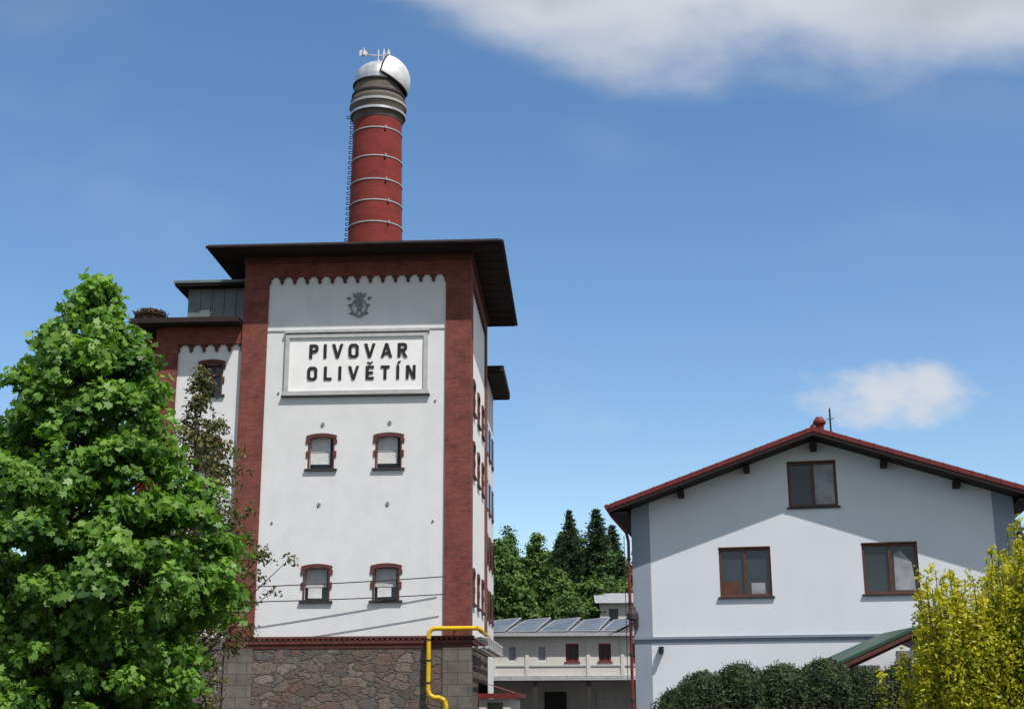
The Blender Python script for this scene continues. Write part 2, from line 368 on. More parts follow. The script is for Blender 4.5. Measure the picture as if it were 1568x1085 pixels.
for i in range(9):
    y=.4+i*1.05; mb.tube((9.1,y,2.53),(9.85,y,2.53),.04,LG,6); mb.tube((9.1,y,2.18),(9.85,y,2.18),.04,LG,6); mb.tube((9.8,y,2.15),(9.8,y,2.53),.03,LG,6)
mb.obj('pipe_rack',T)
# rear part with lower roof
mb=MB()
y0,y1=D,15.6
bx(mb,S,y0,y1,-2.2,15.3,.15,.5,WH); mb.box(2,W-.5,y1-.3,y1,-2.2,15.3,BR); mb.box(2,2.3,y0,y1-.3,-2.2,15.3,BR)
for a in (10.6,12.6,14.6):
    for b in (3.9,6.4,8.9,11.5): bx(mb,S,a-.55,a+.55,b-.1,b+1.35,.09,.149,BRD); bx(mb,S,a-.4,a+.4,b,b+1.2,.07,.089,GD)
bx(mb,S,y0,y0+.7,-2.2,15.29,.05,.149,BR)
mb.box(1.5,W+.65,y0+1.3,y1+.6,15.3,15.38,SOF); mb.box(1.5,W+.68,y0+1.25,y1+.62,15.38,15.65,RF)
mb.obj('rear_wing',T)
# lean-to by the side
mb=MB(); 
mb.face([(W+.05,3.5,1.0),(W+1.5,3.5,.55),(W+1.5,12,.55),(W+.05,12,1.0)],RT)
mb.box(W+.05,W+1.55,3.44,3.5,.35,.55,RR); mb.box(W+1.5,W+1.56,3.5,12,.42,.58,RR)
mb.box(W+.05,W+1.3,3.6,11.9,-2.2,.34,LBW); mb.box(W+.4,W+1.0,3.55,3.6,-1.7,.2,GD)
mb.obj('side_lean_to',T)
# left wing
mb=MB(); Z1=14.78
ww=[(-1.22,12.0,13.3),(-1.18,9.02,10.15),(-1.18,6.1,7.2),(-1.18,3.3,4.5)]
wall(mb,F,-2.6,-.02,ZB,14.05,[(a-.42,a+.42,b,t) for a,b,t in ww],C+.15,.24,WH)
bx(mb,F,-3.5,-2.6,ZB,Z1,.1,.5,BR); bx(mb,F,-2.6,-.001,14.05,Z1-.001,.102,.5,BR)
mb.box(-3.5,-3.2,.5,8,-2.2,Z1-.01,BR); mb.box(-3.2,-.001,7.7,8,-2.2,Z1-.01,BR)
bx(mb,F,-3.55,-.06,-2.2,ZB-.001,.05,.5,ST)
teeth(mb,F,-2.6,-.02,14.05,5,C+.15)
for a,b,t in ww: brick_window(mb,F,a,b,t,.84,C+.15,'glass')
mb.lathe(-3.95,1.0,[(.3,-2.2),(.3,14.3),(.36,14.32),(.36,14.5),(.0,14.5)],CHB,16)
mb.obj('left_wing_walls',T)
mb=MB()
mb.box(-4.35,-.002,-.7,8.6,Z1,Z1+.06,SOF)
mb.box(-4.38,-.003,-.74,-.7,Z1-.04,Z1+.16,RF); mb.box(-4.39,-4.35,-.7,8.6,Z1-.04,Z1+.16,RF)
mb.face([(-4.35,-.7,Z1+.13),(-.01,-.7,Z1+.13),(-.01,8.6,Z1+.5),(-4.35,8.6,Z1+.5)],RF)
# sheet-metal penthouse
mb.box(-2.95,-.004,2.2,6.5,Z1+.1,17.05,GM)
mb.box(-3.4,-.005,1.7,6.9,17.05,17.16,SOF); mb.box(-3.44,-.006,1.66,6.95,17.16,17.27,GM)
mb.box(-3.4,-2.95,1.9,5,15.35,15.43,RF); 
mb.face([(-2.95,2.1,15.3),(-2.0,2.1,15.3),(-2.0,2.19,16.6)],GM); 
for i in range(1,6): mb.box(-2.95+i*.5,-2.92+i*.5,2.17,2.2,Z1+.2,17.04,GM)
mb.box(-3.7,-2.96,2.2,5,Z1+.1,15.36,GM)
mb.obj('left_wing_roof_and_penthouse',T)
# nest
mb=MB(); R_=random.Random(3)
for i in range(480):
    a=R_.uniform(0,6.28); rr=R_.uniform(.25,.58); z=R_.uniform(0,.42); rr*=(.75+z)
    p=Vector((-3.75+rr*math.cos(a),-.05+rr*math.sin(a),Z1+.17+z)); d=Vector((-math.sin(a)+R_.uniform(-.5,.5),math.cos(a)+R_.uniform(-.5,.5),R_.uniform(-.25,.3)))*R_.uniform(.12,.28)
    mb.tube(p-d,p+d,.018,TWIG,4)
mb.lathe(-3.75,-.05,[(.4,Z1+.16),(.5,Z1+.3),(.4,Z1+.5),(0,Z1+.45)],TWIG,14)
mb.obj('stork_nest',T)
# ------------------------------------------------------------ chimney
CH=empty('brewery_chimney',(-6.18,56.3,EYE))
mb=MB()
mb.lathe(0,0,[(1.25,15),(1.225,20.3),(1.11,26.15)],CHB,48)
mb.obj('shaft',CH,True)
mb=MB()
for z in (19.7,20.95,21.99,23.0,24.14,25.54):
    r=1.225-(z-20.3)*.0197+.012; mb.lathe(0,0,[(r-.01,z-.028),(r+.018,z-.028),(r+.018,z+.028),(r-.01,z+.028)],LG,48)
    a=-1.0+.3*math.sin(z*9); mb.tube(((r+.05)*math.cos(a),(r+.05)*math.sin(a),z-.07),((r+.05)*math.cos(a),(r+.05)*math.sin(a),z+.07),.05,LG,6)
mb.obj('steel_straps',CH,True)
mb=MB()
mb.lathe(0,0,[(1.10,26.1),(1.16,26.2),(1.16,26.4),(1.24,26.5),(1.24,26.72),(1.29,26.8),(1.29,27.2),(1.2,27.32),(1.2,27.55),(1.14,27.6),(1.12,28.0),(1.0,28.0)],CRB,48)
mb.lathe(0,0,[(1.24,26.45),(1.29,26.45),(1.29,26.56),(1.24,26.56)],SV,48)
mb.lathe(0,0,[(1.29,26.88),(1.33,26.88),(1.33,27.0),(1.29,27.0)],LG,48)
mb.lathe(0,0,[(1.2,27.42),(1.24,27.42),(1.24,27.5),(1.2,27.5)],DK,48)
mb.obj('crown',CH,True)
# rotating cowl: silver dome with hood on the right
mb=MB()
z0=28.02; Rr=1.13
mb.lathe(0,0,[(Rr,z0),(Rr,z0+.28)],SV,40)
mb.lathe(0,0,[(Rr+.0,z0-.03),(Rr+.07,z0-.03),(Rr+.07,z0+.04),(Rr,z0+.04)],DK,40)
prof=[(Rr*math.cos(t),z0+.28+.95*math.sin(t)) for t in [i*math.pi/2/10 for i in range(11)]]
mb.lathe(0,0,prof,SV,40)
mb.obj('cowl_dome',CH,True)
mb=MB()
# hood: spherical shell, opening leaning to the right
def shell(mb,R,cx,cz,a0,a1,tilt,m,yw=1.0,n=20):
    G=[]
    for i in range(n+1):
        a=a0+(a1-a0)*i/n; row=[]
        for j in range(n+1):
            b=-math.pi/2*.98+math.pi*.98*j/n
            row.append((cx+R*math.cos(b)*math.cos(a),R*yw*math.sin(b),cz+R*math.cos(b)*math.sin(a)))
        G.append(row)
    i0=len(mb.v); k=mb.mi(m)
    for r_ in G: mb.v+=r_
    for i in range(n):
        for j in range(n):
            p=i0+i*(n+1)+j; mb.f.append((p,p+1,p+n+2,p+n+1)); mb.m.append(k)
shell(mb,1.3,.18,z0+.3,math.radians(-28),math.radians(75),0,SVW,.9)
shell(mb,1.22,.18,z0+.3,math.radians(-28),math.radians(75),0,DK,.9)
for a in (math.radians(-28),math.radians(75)):
    pts=[]
    for j in range(25):
        b=-math.pi/2*.98+math.pi*.98*j/24; pts.append((.18+1.29*math.cos(b)*math.cos(a),1.29*.9*math.sin(b),z0+.3+1.29*math.cos(b)*math.sin(a)))
    mb.path(pts,.045,DK,6)
mb.obj('cowl_hood',CH,True)
mb=MB(); zt=z0+1.2
mb.tube((-.05,0,zt),(-.05,0,zt+.75),.045,SV,8); mb.tube((-.75,0,zt+.5),(.45,0,zt+.42),.035,SV,8)
mb.tube((.2,0,zt),(.2,0,zt+.45),.05,SV,8); mb.tube((.0,0,zt+.1),(.4,0,zt+.1),.09,SVW,10)
for i in range(8):
    a=i*math.pi/4+.2; c=Vector((-.75,0,zt+.5)); w=Vector((.0,-math.sin(a),math.cos(a)))
    p=[c+Vector((0,math.cos(a)*.06,math.sin(a)*.06)),c+Vector((.06,math.cos(a)*.34,math.sin(a)*.34))-w*.1,c+Vector((-.03,math.cos(a)*.34,math.sin(a)*.34))+w*.1]
    mb.face(p,SVW)
mb.lathe(-.75,0,[(.08,zt+.45),(.1,zt+.5),(.0,zt+.57)],SV,8)
mb.prism([(-.95,zt+.46),(-.62,zt+.44),(-.55,zt+.62),(-.72,zt+.78),(-.93,zt+.72)],lambda a,b,c:(a,c,b),-.02,.02,SVW)
mb.prism([(.3,zt+.35),(.5,zt+.3),(.52,zt+.62),(.42,zt+.82)],lambda a,b,c:(a,c,b),-.015,.015,SVW)
mb.prism([(.15,zt+.45),(.3,zt+.5),(.22,zt+.85)],lambda a,b,c:(a,c,b),-.05,-.02,SVW)
mb.obj('wind_vane',CH)
mb=MB() # step irons up the left side of the shaft, following its taper
for i in range(36):
    z=17.7+i*.25; rr=1.225-(z-20.3)*.0197
    if z>26.2: rr=1.27
    x=-rr*math.cos(.12); y=-rr*math.sin(.12)
    mb.path([(x+.02,y-.14,z),(x-.13,y-.14,z-.02),(x-.15,y+.14,z-.02),(x+.02,y+.14,z)],.02,DK,5)
mb.obj('step_irons',CH)
# ------------------------------------------------------------ GABLE HOUSE
al=math.atan(.2)
H=empty('gable_house',(3.6,40.0,EYE),-al)
HW=11.05; HDp=13; sl=.343; oh=.9; ov=.54
zr=7.92   # top of roof at ridge (verge)
xm=HW/2
def rz(x): return zr-sl*abs(x-xm)
mb=MB()
hw=[(2.58,4.10,3.13,4.56),(6.72,8.29,3.13,4.58),(4.72,6.15,5.72,7.06)]
under=.22
wall(mb,F,0,HW,2.0,5.0,[hw[0],hw[1]],0,.16,HS)
wall(mb,F,0,HW,-2.2,1.93,[],0.0,.1,HS)
def gabl(x): return rz(x)-under
xs=sorted({0,.55,2.5,4.72,xm,6.15,8.5,10.5,HW})
for a,b in zip(xs,xs[1:]):
    if 4.7<(a+b)/2<6.16:
        mb.face([F(a,5.0,0),F(b,5.0,0),F(b,5.72,0),F(a,5.72,0)],HS); mb.face([F(a,7.06,0),F(b,7.06,0),F(b,gabl(b),0),F(a,gabl(a),0)],HS)
    else: mb.face([F(a,5.0,0),F(b,5.0,0),F(b,gabl(b),0),F(a,gabl(a),0)],HS)
l,r,b,t=hw[2]
for p,q_ in (((l,b),(r,b)),((r,b),(r,t)),((r,t),(l,t)),((l,t),(l,b))): mb.face([F(*p,0),F(*q_,0),F(*q_,.16),F(*p,.16)],HS)
mb.face([(0,0,-2.2),(0,HDp,-2.2),(0,HDp,gabl(0)),(0,0,gabl(0))],HS); mb.face([(HW,0,-2.2),(HW,HDp,-2.2),(HW,HDp,gabl(HW)),(HW,0,gabl(HW))],HS)
mb.face([(0,HDp,-2.2),(HW,HDp,-2.2),(HW,HDp,gabl(HW)),(xm,HDp,gabl(xm)),(0,HDp,gabl(0))],HS)
mb.obj('house_walls',H)
mb=MB()
mb.prism([(0-.003,2.003),(.55,2.003),(.55,gabl(.55)-.01),(-.003,gabl(0)-.01)],F,-.012,-.002,HP)
mb.prism([(HW-.58,2.003),(HW+.003,2.003),(HW+.003,gabl(HW)-.01),(HW-.58,gabl(HW-.58)-.01)],F,-.012,-.002,HP)
bx(mb,F,0,.5,-2.2,1.92,-.012,-.002,HP)
bx(mb,F,-.04,HW+.04,1.93,2.0,-.07,.02,HL); bx(mb,F,0,HW,1.84,1.928,-.02,-.003,HP)
mb.obj('corner_strips_and_ledge',H)
mb=MB()
def hwin(l,r,b,t,split,extra=None):
    bx(mb,F,l,r,b,t,.12,.14,GL); f=.07
    for a0,a1 in ((l,l+f),(r-f,r),(split-.04,split+.04)): bx(mb,F,a0,a1,b,t,.05,.118,BW)
    for a0,a1 in ((l+f,split-.04),(split+.04,r-f)):
        for b0,b1 in ((b,b+f),(t-f,t)): bx(mb,F,a0,a1,b0,b1,.055,.118,BW)
    bx(mb,F,l-.06,r+.06,b-.06,b-.002,-.07,.05,DK)
    bx(mb,F,l,r,t-.0,t+.03,-.02,.05,BW)
hwin(*hw[0],3.34); hwin(*hw[1],7.5); hwin(*hw[2],5.45)
l,r,b,t=hw[2]; bx(mb,F,5.5,r-.075,b+.075,t-.075,.085,.1,CURT)
l,r,b,t=hw[0]; bx(mb,F,l+.08,l+.55,b+.08,b+.45,.095,.11,BW)
bx(mb,F,3.5,3.9,b+.08,b+.4,.1,.11,CURT)
l,r,b,t=hw[1]; mb.prism([(7.6,b+.1),(8.2,b+.1),(8.1,b+.9),(7.8,t-.2),(7.62,t-.3)],F,.1,.11,CURT)
mb.obj('house_windows',H)
mb=MB()
y0=-oh; y1=HDp+.6
for sg in (-1,1):
    xe=xm+sg*(xm+ov); ze=rz(xe)
    # sheet + soffit
    T0=[(xm,y0,zr),(xe,y0,ze),(xe,y1,ze),(xm,y1,zr)]
    mb.face(T0,RT); mb.face([(x,y+.0,z-under) for x,y,z in T0],SOF)
    # verge fascia
    mb.prism([(xm,zr-.11),(xe,ze-.11),(xe,ze+.03),(xm,zr+.03)],F,y0-.03,y0,RR)
    mb.prism([(xm,zr-under),(xe,ze-under),(xe,ze-.111),(xm,zr-.111)],F,y0-.015,y0,SOF)
    bx(mb,F,min(xe,xe+sg*.03),max(xe,xe+sg*.03),ze-under,ze+.02,y0,y1,RR)
    # gutter
    mb.tube((xe+sg*.09,y0,ze-.05),(xe+sg*.09,y1,ze-.05),.075,RR,10)
    # horizontal eave soffit box
    mb.box(min(sg*.01+ (0 if sg<0 else HW),xe),max(sg*.01+(0 if sg<0 else HW),xe),y0+.02,y1,ze-under-.02,ze-under-.002,SOF)
    for k in (.36,.72):
        x=xm+sg*xm*k; mb.box(x-.09,x+.09,-.5,0.2,rz(x)-under-.24,rz(x)-under-.04,SOF)
    for k in range(16): # standing seams of the verge sheet
        x=xm+sg*(xm+ov)*(k+.5)/16; mb.box(x-.01,x+.01,y0-.04,y0-.031,rz(x)-.10,rz(x)+.05,RT)
mb.box(xm-.1,xm+.1,-.6,.2,zr-under-.34,zr-under-.1,SOF)
mb.tube((xm,y0-.02,zr+.03),(xm,y1,zr+.03),.07,RR,8)
mb.obj('house_roof',H)
mb=MB()
mb.lathe(xm+.28,1.2,[(.13,zr-.3),(.13,zr+.48),(.2,zr+.53),(.2,zr+.60),(.1,zr+.74),(0,zr+.74)],RR,12)
mb.tube((xm+.62,1.4,zr-.2),(xm+.62,1.4,zr+1.05),.028,DK,6); mb.tube((xm+.52,1.4,zr+.7),(xm+.74,1.4,zr+.73),.015,DK,4)
mb.obj('flue_and_antenna',H)
mb=MB()
ze=rz(-ov)
mb.path([(-ov-.09,-.75,ze-.1),(-.5,-.7,ze-.32),(-.14,-.2,ze-.75),(-.09,-.12,ze-1.0),(-.09,-.12,-1.9)],.045,RR,8)
mb.path([(-.22,-.12,-1.7),(-.22,-.12,5.0)],.012,DK,5)
for z in (0.2,1.5,3,4.3): mb.tube((-.09,-.12,z-.03),(-.09,-.12,z+.03),.065,DK,8)
# bracket lamp on the corner
mb.path([(.05,-.02,2.75),(.05,-.3,2.85),(.02,-.5,2.78)],.035,DK,6); mb.lathe(.02,-.5,[(.05,2.80),(.17,2.66),(.18,2.5),(.0,2.44)],DK,12); bx(mb,F,-.02,.14,2.3,2.52,-.2,-.02,DK)
# wall lamp
bx(mb,F,.72,.86,1.55,1.72,-.18,-.02,BLK); mb.tube((.79,-.2,1.5),(.79,-.2,1.66),.06,BLK,8)
pts=[]
for i in range(21):
    u=i/20; x=7.4+u*4.2; pts.append((x,-.3,rz(x)+.14-.06*math.sin(u*math.pi)))
mb.path(pts,.011,BLK,4)
mb.obj('downpipe_lamps_cable',H)
# porch canopy with green roof
PC=empty('porch_canopy',(0,0,EYE))
mb=MB(); xe,xr,ze,zq=8.15,10.4,1.02,1.98; ya,yb=34.0,38.25
def slab(p,th,m): 
    mb.face(p,m); mb.face([(x,y,z-th) for x,y,z in p],WOOD)
slab([(xe,ya,ze),(xr,ya,zq),(xr,yb-.45,zq),(xe,yb,ze)],.14,GRN)
slab([(xr,ya,zq),(2*xr-xe,ya,ze),(2*xr-xe,yb-.9,ze),(xr,yb-.45,zq)],.14,GRN)
mb.prism([(xe,ze-.16),(xr,zq-.16),(xr,zq-.02),(xe,ze-.02)],lambda a,b,c:(a,c,b),ya-.03,ya-.001,WOOD)
mb.prism([(xr,zq-.16),(2*xr-xe,ze-.16),(2*xr-xe,ze-.02),(xr,zq-.02)],lambda a,b,c:(a,c,b),ya-.03,ya-.001,WOOD)
mb.prism([(xe,ze-.03),(xr,zq-.03),(xr,zq+.05),(xe,ze+.05)],lambda a,b,c:(a,c,b),ya-.05,ya-.031,GRN)
for x in (8.6,10.4,12.2):
    mb.box(x-.08,x+.08,ya+.15,ya+.3,-1.7,ze-.05 if x!=10.4 else zq-.2,WOOD)
mb.box(8.3,12.5,ya+.12,ya+.32,ze-.32,ze-.16,WOOD)
for k in range(6): y=ya+.4+k*.7; mb.prism([(xe+.1,ze-.24),(xr,zq-.26),(xr,zq-.15),(xe+.1,ze-.14)],lambda a,b,c:(a,c,b),y,y+.08,WOOD)
mb.box(9.75,10.2,ya+.33,ya+.42,.2,1.35,WB); mb.box(8.75,9.3,ya+.4,ya+.5,.4,1.0,WB)
mb.obj('canopy_parts',PC)
# ------------------------------------------------------------ LOW WORKSHOP BUILDING
LB=empty('workshop_building',(0,75,EYE),0)
mb=MB()
hol=[(2.9,3.63,2.45,3.43),(4.73,5.42,2.45,3.43),(-.35,.2,2.45,3.35),(1.3,1.85,2.45,3.35),(6.6,7.3,2.45,3.43)]
wall(mb,F,-8,14,1.7,3.95,hol,0,.15,LBW)
for x in (-1.1,.75,4.15,6.05): bx(mb,F,x-.1,x+.1,1.7,3.95,-.06,-.002,LBW)
bx(mb,F,-8,14,2.2,2.28,-.05,-.003,WHG)
bx(mb,F,-8,14,1.45,1.7,-.12,.1,LG)
for i,h in enumerate(hol):
    l,r,b,t=h; dk=i in (0,1,4)
    bx(mb,F,l,r,b,t,.13,.14,GL if dk else CURT); f=.09
    for a0,a1 in ((l,l+f),(r-f,r)): bx(mb,F,a0,a1,b,t,.03,.128,RT if dk else WB)
    for b0,b1 in ((b,b+f),(t-f,t)): bx(mb,F,l+f,r-f,b0,b1,.035,.128,RT if dk else WB)
    if dk: bx(mb,F,(l+r)/2-.03,(l+r)/2+.03,b+f,t-f,.04,.12,RT); bx(mb,F,l-.08,r+.08,b-.07,b-.002,-.05,.05,RT)
# open bay below
mb.box(-8,14,5,5.2,-2.2,1.7,LBW); mb.box(-8,14,.1,5,1.5,1.69,DK)
for x in (-1.6,1.2,4.15,7.2): mb.box(x-.12,x+.12,.05,.3,-1.7,1.45,DK)
mb.box(4.9,6.4,4.9,5,-1.7,.9,WB); mb.box(1.8,3.1,4.9,5,-1.7,.9,DK); mb.box(2.2,4.0,1.5,3.5,-1.7,-.3,LG)
mb.box(-8,-7.8,0.1,9,-2.2,3.95,LBW); mb.box(13.8,14,.2,9,-2.2,3.95,LBW); mb.box(-7.8,13.8,8.8,9,-2.2,3.95,LBW)
mb.obj('workshop_walls',LB)
mb=MB()
mb.face([(-8.3,-.5,3.95),(14.3,-.5,3.95),(14.3,5,4.95),(-8.3,5,4.95)],LBR)
mb.face([(-8.3,9.5,3.95),(14.3,9.5,3.95),(14.3,5,4.95),(-8.3,5,4.95)],LBR)
mb.box(-8.3,14.3,-.56,-.5,3.82,3.99,LG); mb.box(-8.3,14.3,-.5,0,3.84,3.9,SOF)
for k in range(8):   # row of skewed roof-light panels, each a shallow tilted tray
    x=-7.3+k*1.75
    A0=[(x,.3,4.13),(x+1.5,.1,4.12),(x+2.5,4.3,5.12),(x+1.0,4.5,4.98)]
    mb.face(A0,SOL)
    for a,b in zip(A0,A0[1:]+A0[:1]): mb.tube(a,b,.04,PFR,5)
    for f in (.33,.66):
        p=Vector(A0[0]).lerp(Vector(A0[1]),f); q=Vector(A0[3]).lerp(Vector(A0[2]),f); mb.tube(p,q,.02,LBR,4)
    mb.face([A0[1],A0[2],(x+2.5,4.3,4.8),(x+1.5,.1,4.07)],LBR)
# small cross gable at the right-hand end
mb.prism([(5.6,3.96),(11.4,3.96),(8.5,5.3)],F,-.3,-.2,LBW)
mb.face([(5.3,-.6,3.9),(8.5,-.6,5.42),(8.5,5,5.42),(5.3,5,3.9)],PFR); mb.face([(11.7,-.6,3.9),(8.5,-.6,5.42),(8.5,5,5.42),(11.7,5,3.9)],PFR)
mb.obj('workshop_roof',LB)
# ------------------------------------------------------------ overhead cables
mb=MB()
for (p,q_,sag) in (((-30,49.6,4.9+EYE),(-2.6,49.75,4.75+EYE),.5),((-30,49.5,4.45+EYE),(-2.5,49.72,4.1+EYE),.45)):
    pts=[]
    for i in range(41):
        u=i/40; pts.append((p[0]+(q_[0]-p[0])*u,p[1]+(q_[1]-p[1])*u,p[2]+(q_[2]-p[2])*u-sag*4*u*(1-u)))
    mb.path(pts,.02,BLK,5)
mb.obj('overhead_cable')
# ------------------------------------------------------------ ground
def hill(x,y):
    def ss(v,a,b):
        t=min(1,max(0,(v-a)/(b-a))); return t*t*(3-2*t)
    return 9.8*ss(y,96,165)+1.0*math.sin(x*.03)*ss(y,100,170)-14*ss(y,260,700)
G=MB(); xs=sorted(set(list(np.linspace(-120,160,41))+[-3000,-1200,-500,-250,300,600,1200,3000])); ys=sorted(set(list(np.linspace(-60,300,61))+[-3000,-1000,-300,400,500,700,1200,3000]))
vi={}
for i,x in enumerate(xs):
    for j,y in enumerate(ys): vi[i,j]=len(G.v); G.v.append((x,y,hill(x,y)))
GRASS=M('grass_ground',(.045,.07,.02),(.06,.06,.03),.6,.95,bmp=.4)
for i in range(len(xs)-1):
    for j in range(len(ys)-1): G.f.append((vi[i,j],vi[i+1,j],vi[i+1,j+1],vi[i,j+1])); G.m.append(G.mi(GRASS))
G.obj('ground',smooth=True)
YARD=M('yard_asphalt',(.055,.054,.052),(.075,.072,.068),.8,.92,bmp=.3)
mb=MB(); mb.face([(-30,6,.004),(40,6,.004),(40,94,.004),(-30,94,.004)],YARD); mb.obj('yard_pavement')
# ------------------------------------------------------------ foliage
def leaves(name,centers,normals,size,shape,mat,tint,parent=None,flat=.6):
    N=len(centers); k=len(shape)
    nrm=normals+rng.normal(0,flat,(N,3)); nrm/=np.linalg.norm(nrm,axis=1)[:,None]+1e-9
    r=rng.normal(size=(N,3)); u=np.cross(nrm,r); u/=np.linalg.norm(u,axis=1)[:,None]+1e-9; w=np.cross(nrm,u)
    sh=np.array(shape); 
    fold=-np.abs(sh[:,0])*.25
    V=centers[:,None,:]+size[:,None,None]*(sh[None,:,0,None]*u[:,None,:]+sh[None,:,1,None]*w[:,None,:]+fold[None,:,None]*nrm[:,None,:])
    V=V.reshape(-1,3)
    me=bpy.data.meshes.new(name); me.vertices.add(N*k); me.vertices.foreach_set('co',V.astype(np.float32).ravel())
    me.loops.add(N*k); me.loops.foreach_set('vertex_index',np.arange(N*k,dtype=np.int32))
    me.polygons.add(N); me.polygons.foreach_set('loop_start',np.arange(0,N*k,k,dtype=np.int32)); me.polygons.foreach_set('loop_total',np.full(N,k,dtype=np.int32))
    at=me.attributes.new('tint','FLOAT','FACE'); at.data.foreach_set('value',np.clip(tint,0,1).astype(np.float32))
    me.materials.append(mat); me.update(calc_edges=True); me.validate()
    o=bpy.data.objects.new(name,me); scene.collection.objects.link(o)
    if parent: o.parent=parent
    return o
MAPLE=[(0,-.5),(.42,-.28),(.3,-.02),(.55,.2),(.22,.2),(.0,.62),(-.22,.2),(-.55,.2),(-.3,-.02),(-.42,-.28)]
OVAL=[(0,-.5),(.22,-.15),(.2,.2),(0,.5),(-.2,.2),(-.22,-.15)]
QUAD=[(-.4,-.35),(.35,-.45),(.45,.3),(-.3,.45)]
SPRAY=[(0,-.5),(.12,-.1),(.1,.3),(0,.6),(-.1,.3),(-.12,-.1)]
def clump_leaves(cl,per,up=.55,spread=(1,1,.6)):
    C_=[];Nn=[];Tt=[]
    for (x,y,z,r,tb,ax) in cl:
        n=max(8,int(per*r*r/.16))
        d=rng.normal(size=(n,3)); d/=np.linalg.norm(d,axis=1)[:,None]; rad=rng.random(n)**.5*r*rng.uniform(.85,1.25,n)
        p=d*rad[:,None]*np.array(spread); p[:,2]-=.35*(p[:,0]**2+p[:,1]**2)/r
        C_.append(p+np.array([x,y,z])); 
        out=d*.5+np.array([0,0,up])+np.array(ax)*.5; Nn.append(out)
        Tt.append(tb+rng.normal(0,.2,n)+.35*d[:,2])  # clump tops tinted lighter, undersides darker: light and shade painted into the tint
    return np.concatenate(C_),np.concatenate(Nn),np.concatenate(Tt)
def crown(cx,cy,prof,n,rr,tb=.5,z0=EYE,amp=.25,inner=.35):
    zs=[p[0] for p in prof]; rs=[p[1] for p in prof]; out=[]
    zz=np.linspace(zs[0],zs[-1],200); w=np.interp(zz,zs,rs)+.15; w/=w.sum()
    lob=[(random.uniform(0,6.28),random.uniform(0,6.28)) for _ in range(4)]
    for i in range(n):
        z=float(rng.choice(zz,p=w)); a=random.uniform(0,2*math.pi); R=float(np.interp(z,zs,rs))
        R*=1+amp*.5*math.sin(3*a+z*1.7+lob[0][0])+amp*.5*math.sin(5*a-z*2.6+lob[1][0])
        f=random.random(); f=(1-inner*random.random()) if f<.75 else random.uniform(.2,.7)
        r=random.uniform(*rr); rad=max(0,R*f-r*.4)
        out.append((cx+rad*math.cos(a),cy+rad*math.sin(a),z+z0,r,tb+random.gauss(0,.16)+(f-.7)*.4,(math.cos(a)*.6,math.sin(a)*.6,0)))  # inner clumps tinted darker, crown shade put into the colour
    return out
def trunk(name,parent,cx,cy,h,r0,cl,mat=BARK,nl=60,z0=0):
    mb=MB(); pts=[]
    for i in range(9):
        u=i/8; pts.append(Vector((cx+.12*math.sin(u*4)*u,cy+.12*math.cos(u*3)*u,z0+h*u)))
    for i in range(8): mb.tube(pts[i],pts[i+1],r0*(1-i/8*.85),mat,10,r0*(1-(i+1)/8*.85))
    for c in random.sample(cl,min(nl,len(cl))):
        e_=Vector(c[:3]); dist=math.hypot(c[0]-cx,c[1]-cy); zb=min(max(c[2]-z0-dist*.8,.5),h*.95)
        s=Vector((cx,cy,z0+zb)); m1=s.lerp(e_,.5)+Vector((0,0,-.1*dist)); rb=.045*(1-zb/h*.6)*r0/.16
        mb.tube(s,m1,rb,mat,6,rb*.6); mb.tube(m1,e_,rb*.6,mat,6,rb*.2)
    return mb.obj(name,parent)
# maple in front left
LM=leafmat('maple_leaf',(.03,.095,.018),(.21,.38,.07),.42)  # wide dark-to-light range paints highlights and shadows into the leaves
LO=leafmat('olive_leaf',(.05,.065,.02),(.15,.14,.05),.3)
mt=empty('maple_tree')
prof=[(-.9,1.6),(0,2.05),(1.0,2.1),(1.5,2.45),(2.02,2.7),(2.4,2.5),(3.1,1.95),(3.7,1.65),(4.54,1.4),(5.17,1.15),(5.8,.8),(6.2,.42),(6.6,.05)]
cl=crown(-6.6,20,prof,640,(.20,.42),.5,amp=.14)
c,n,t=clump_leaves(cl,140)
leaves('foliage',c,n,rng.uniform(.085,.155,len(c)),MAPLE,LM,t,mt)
trunk('trunk',mt,-6.6,20,7.6,.17,cl,nl=150)
t2=empty('ornamental_tree')
prof=[(-.5,.8),(1.2,1.3),(1.9,1.6),(2.5,2.0),(3.0,1.9),(3.6,1.4),(4.3,1.0),(5.0,1.05),(5.5,.85),(6.2,.35),(6.9,.1)]
cl=crown(-6.55,27,prof,310,(.18,.36),.5,amp=.4)
c,n,t=clump_leaves(cl,120)
leaves('foliage',c,n,rng.uniform(.06,.12,len(c)),OVAL,LO,t,t2)
trunk('trunk',t2,-6.55,27,8.0,.14,cl,nl=70)
# yellow shrub
YM=leafmat('golden_leaf',(.19,.22,.012),(.66,.58,.03),.42)
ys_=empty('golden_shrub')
pk=[(4.42,1.35),(4.6,1.2),(4.3,.9),(5.0,1.35),(5.25,1.7),(5.4,1.85),(5.65,1.7),(5.9,1.5),(6.2,1.6),(4.2,.55),(4.75,1.0),(6.6,1.3),(7.0,1.1)]
cl=[]; st=MB()
for i in range(350):
    x,zt_=random.choice(pk); x+=random.gauss(.1,.11); y=14+random.uniform(-.7,.7); zt_=zt_+random.uniform(-.35,.06)-abs(random.gauss(0,.1))+EYE
    bx_,by_=x*.82+.95+random.uniform(-.2,.2),14+(y-14)*.5
    n_=random.randint(3,9)
    for k in range(n_):
        u=1-k*.075
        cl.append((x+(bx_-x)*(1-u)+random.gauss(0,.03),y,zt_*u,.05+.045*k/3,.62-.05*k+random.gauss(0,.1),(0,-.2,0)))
    st.tube((bx_,by_,0),(x,y,zt_),.012,BARK,4,.004)
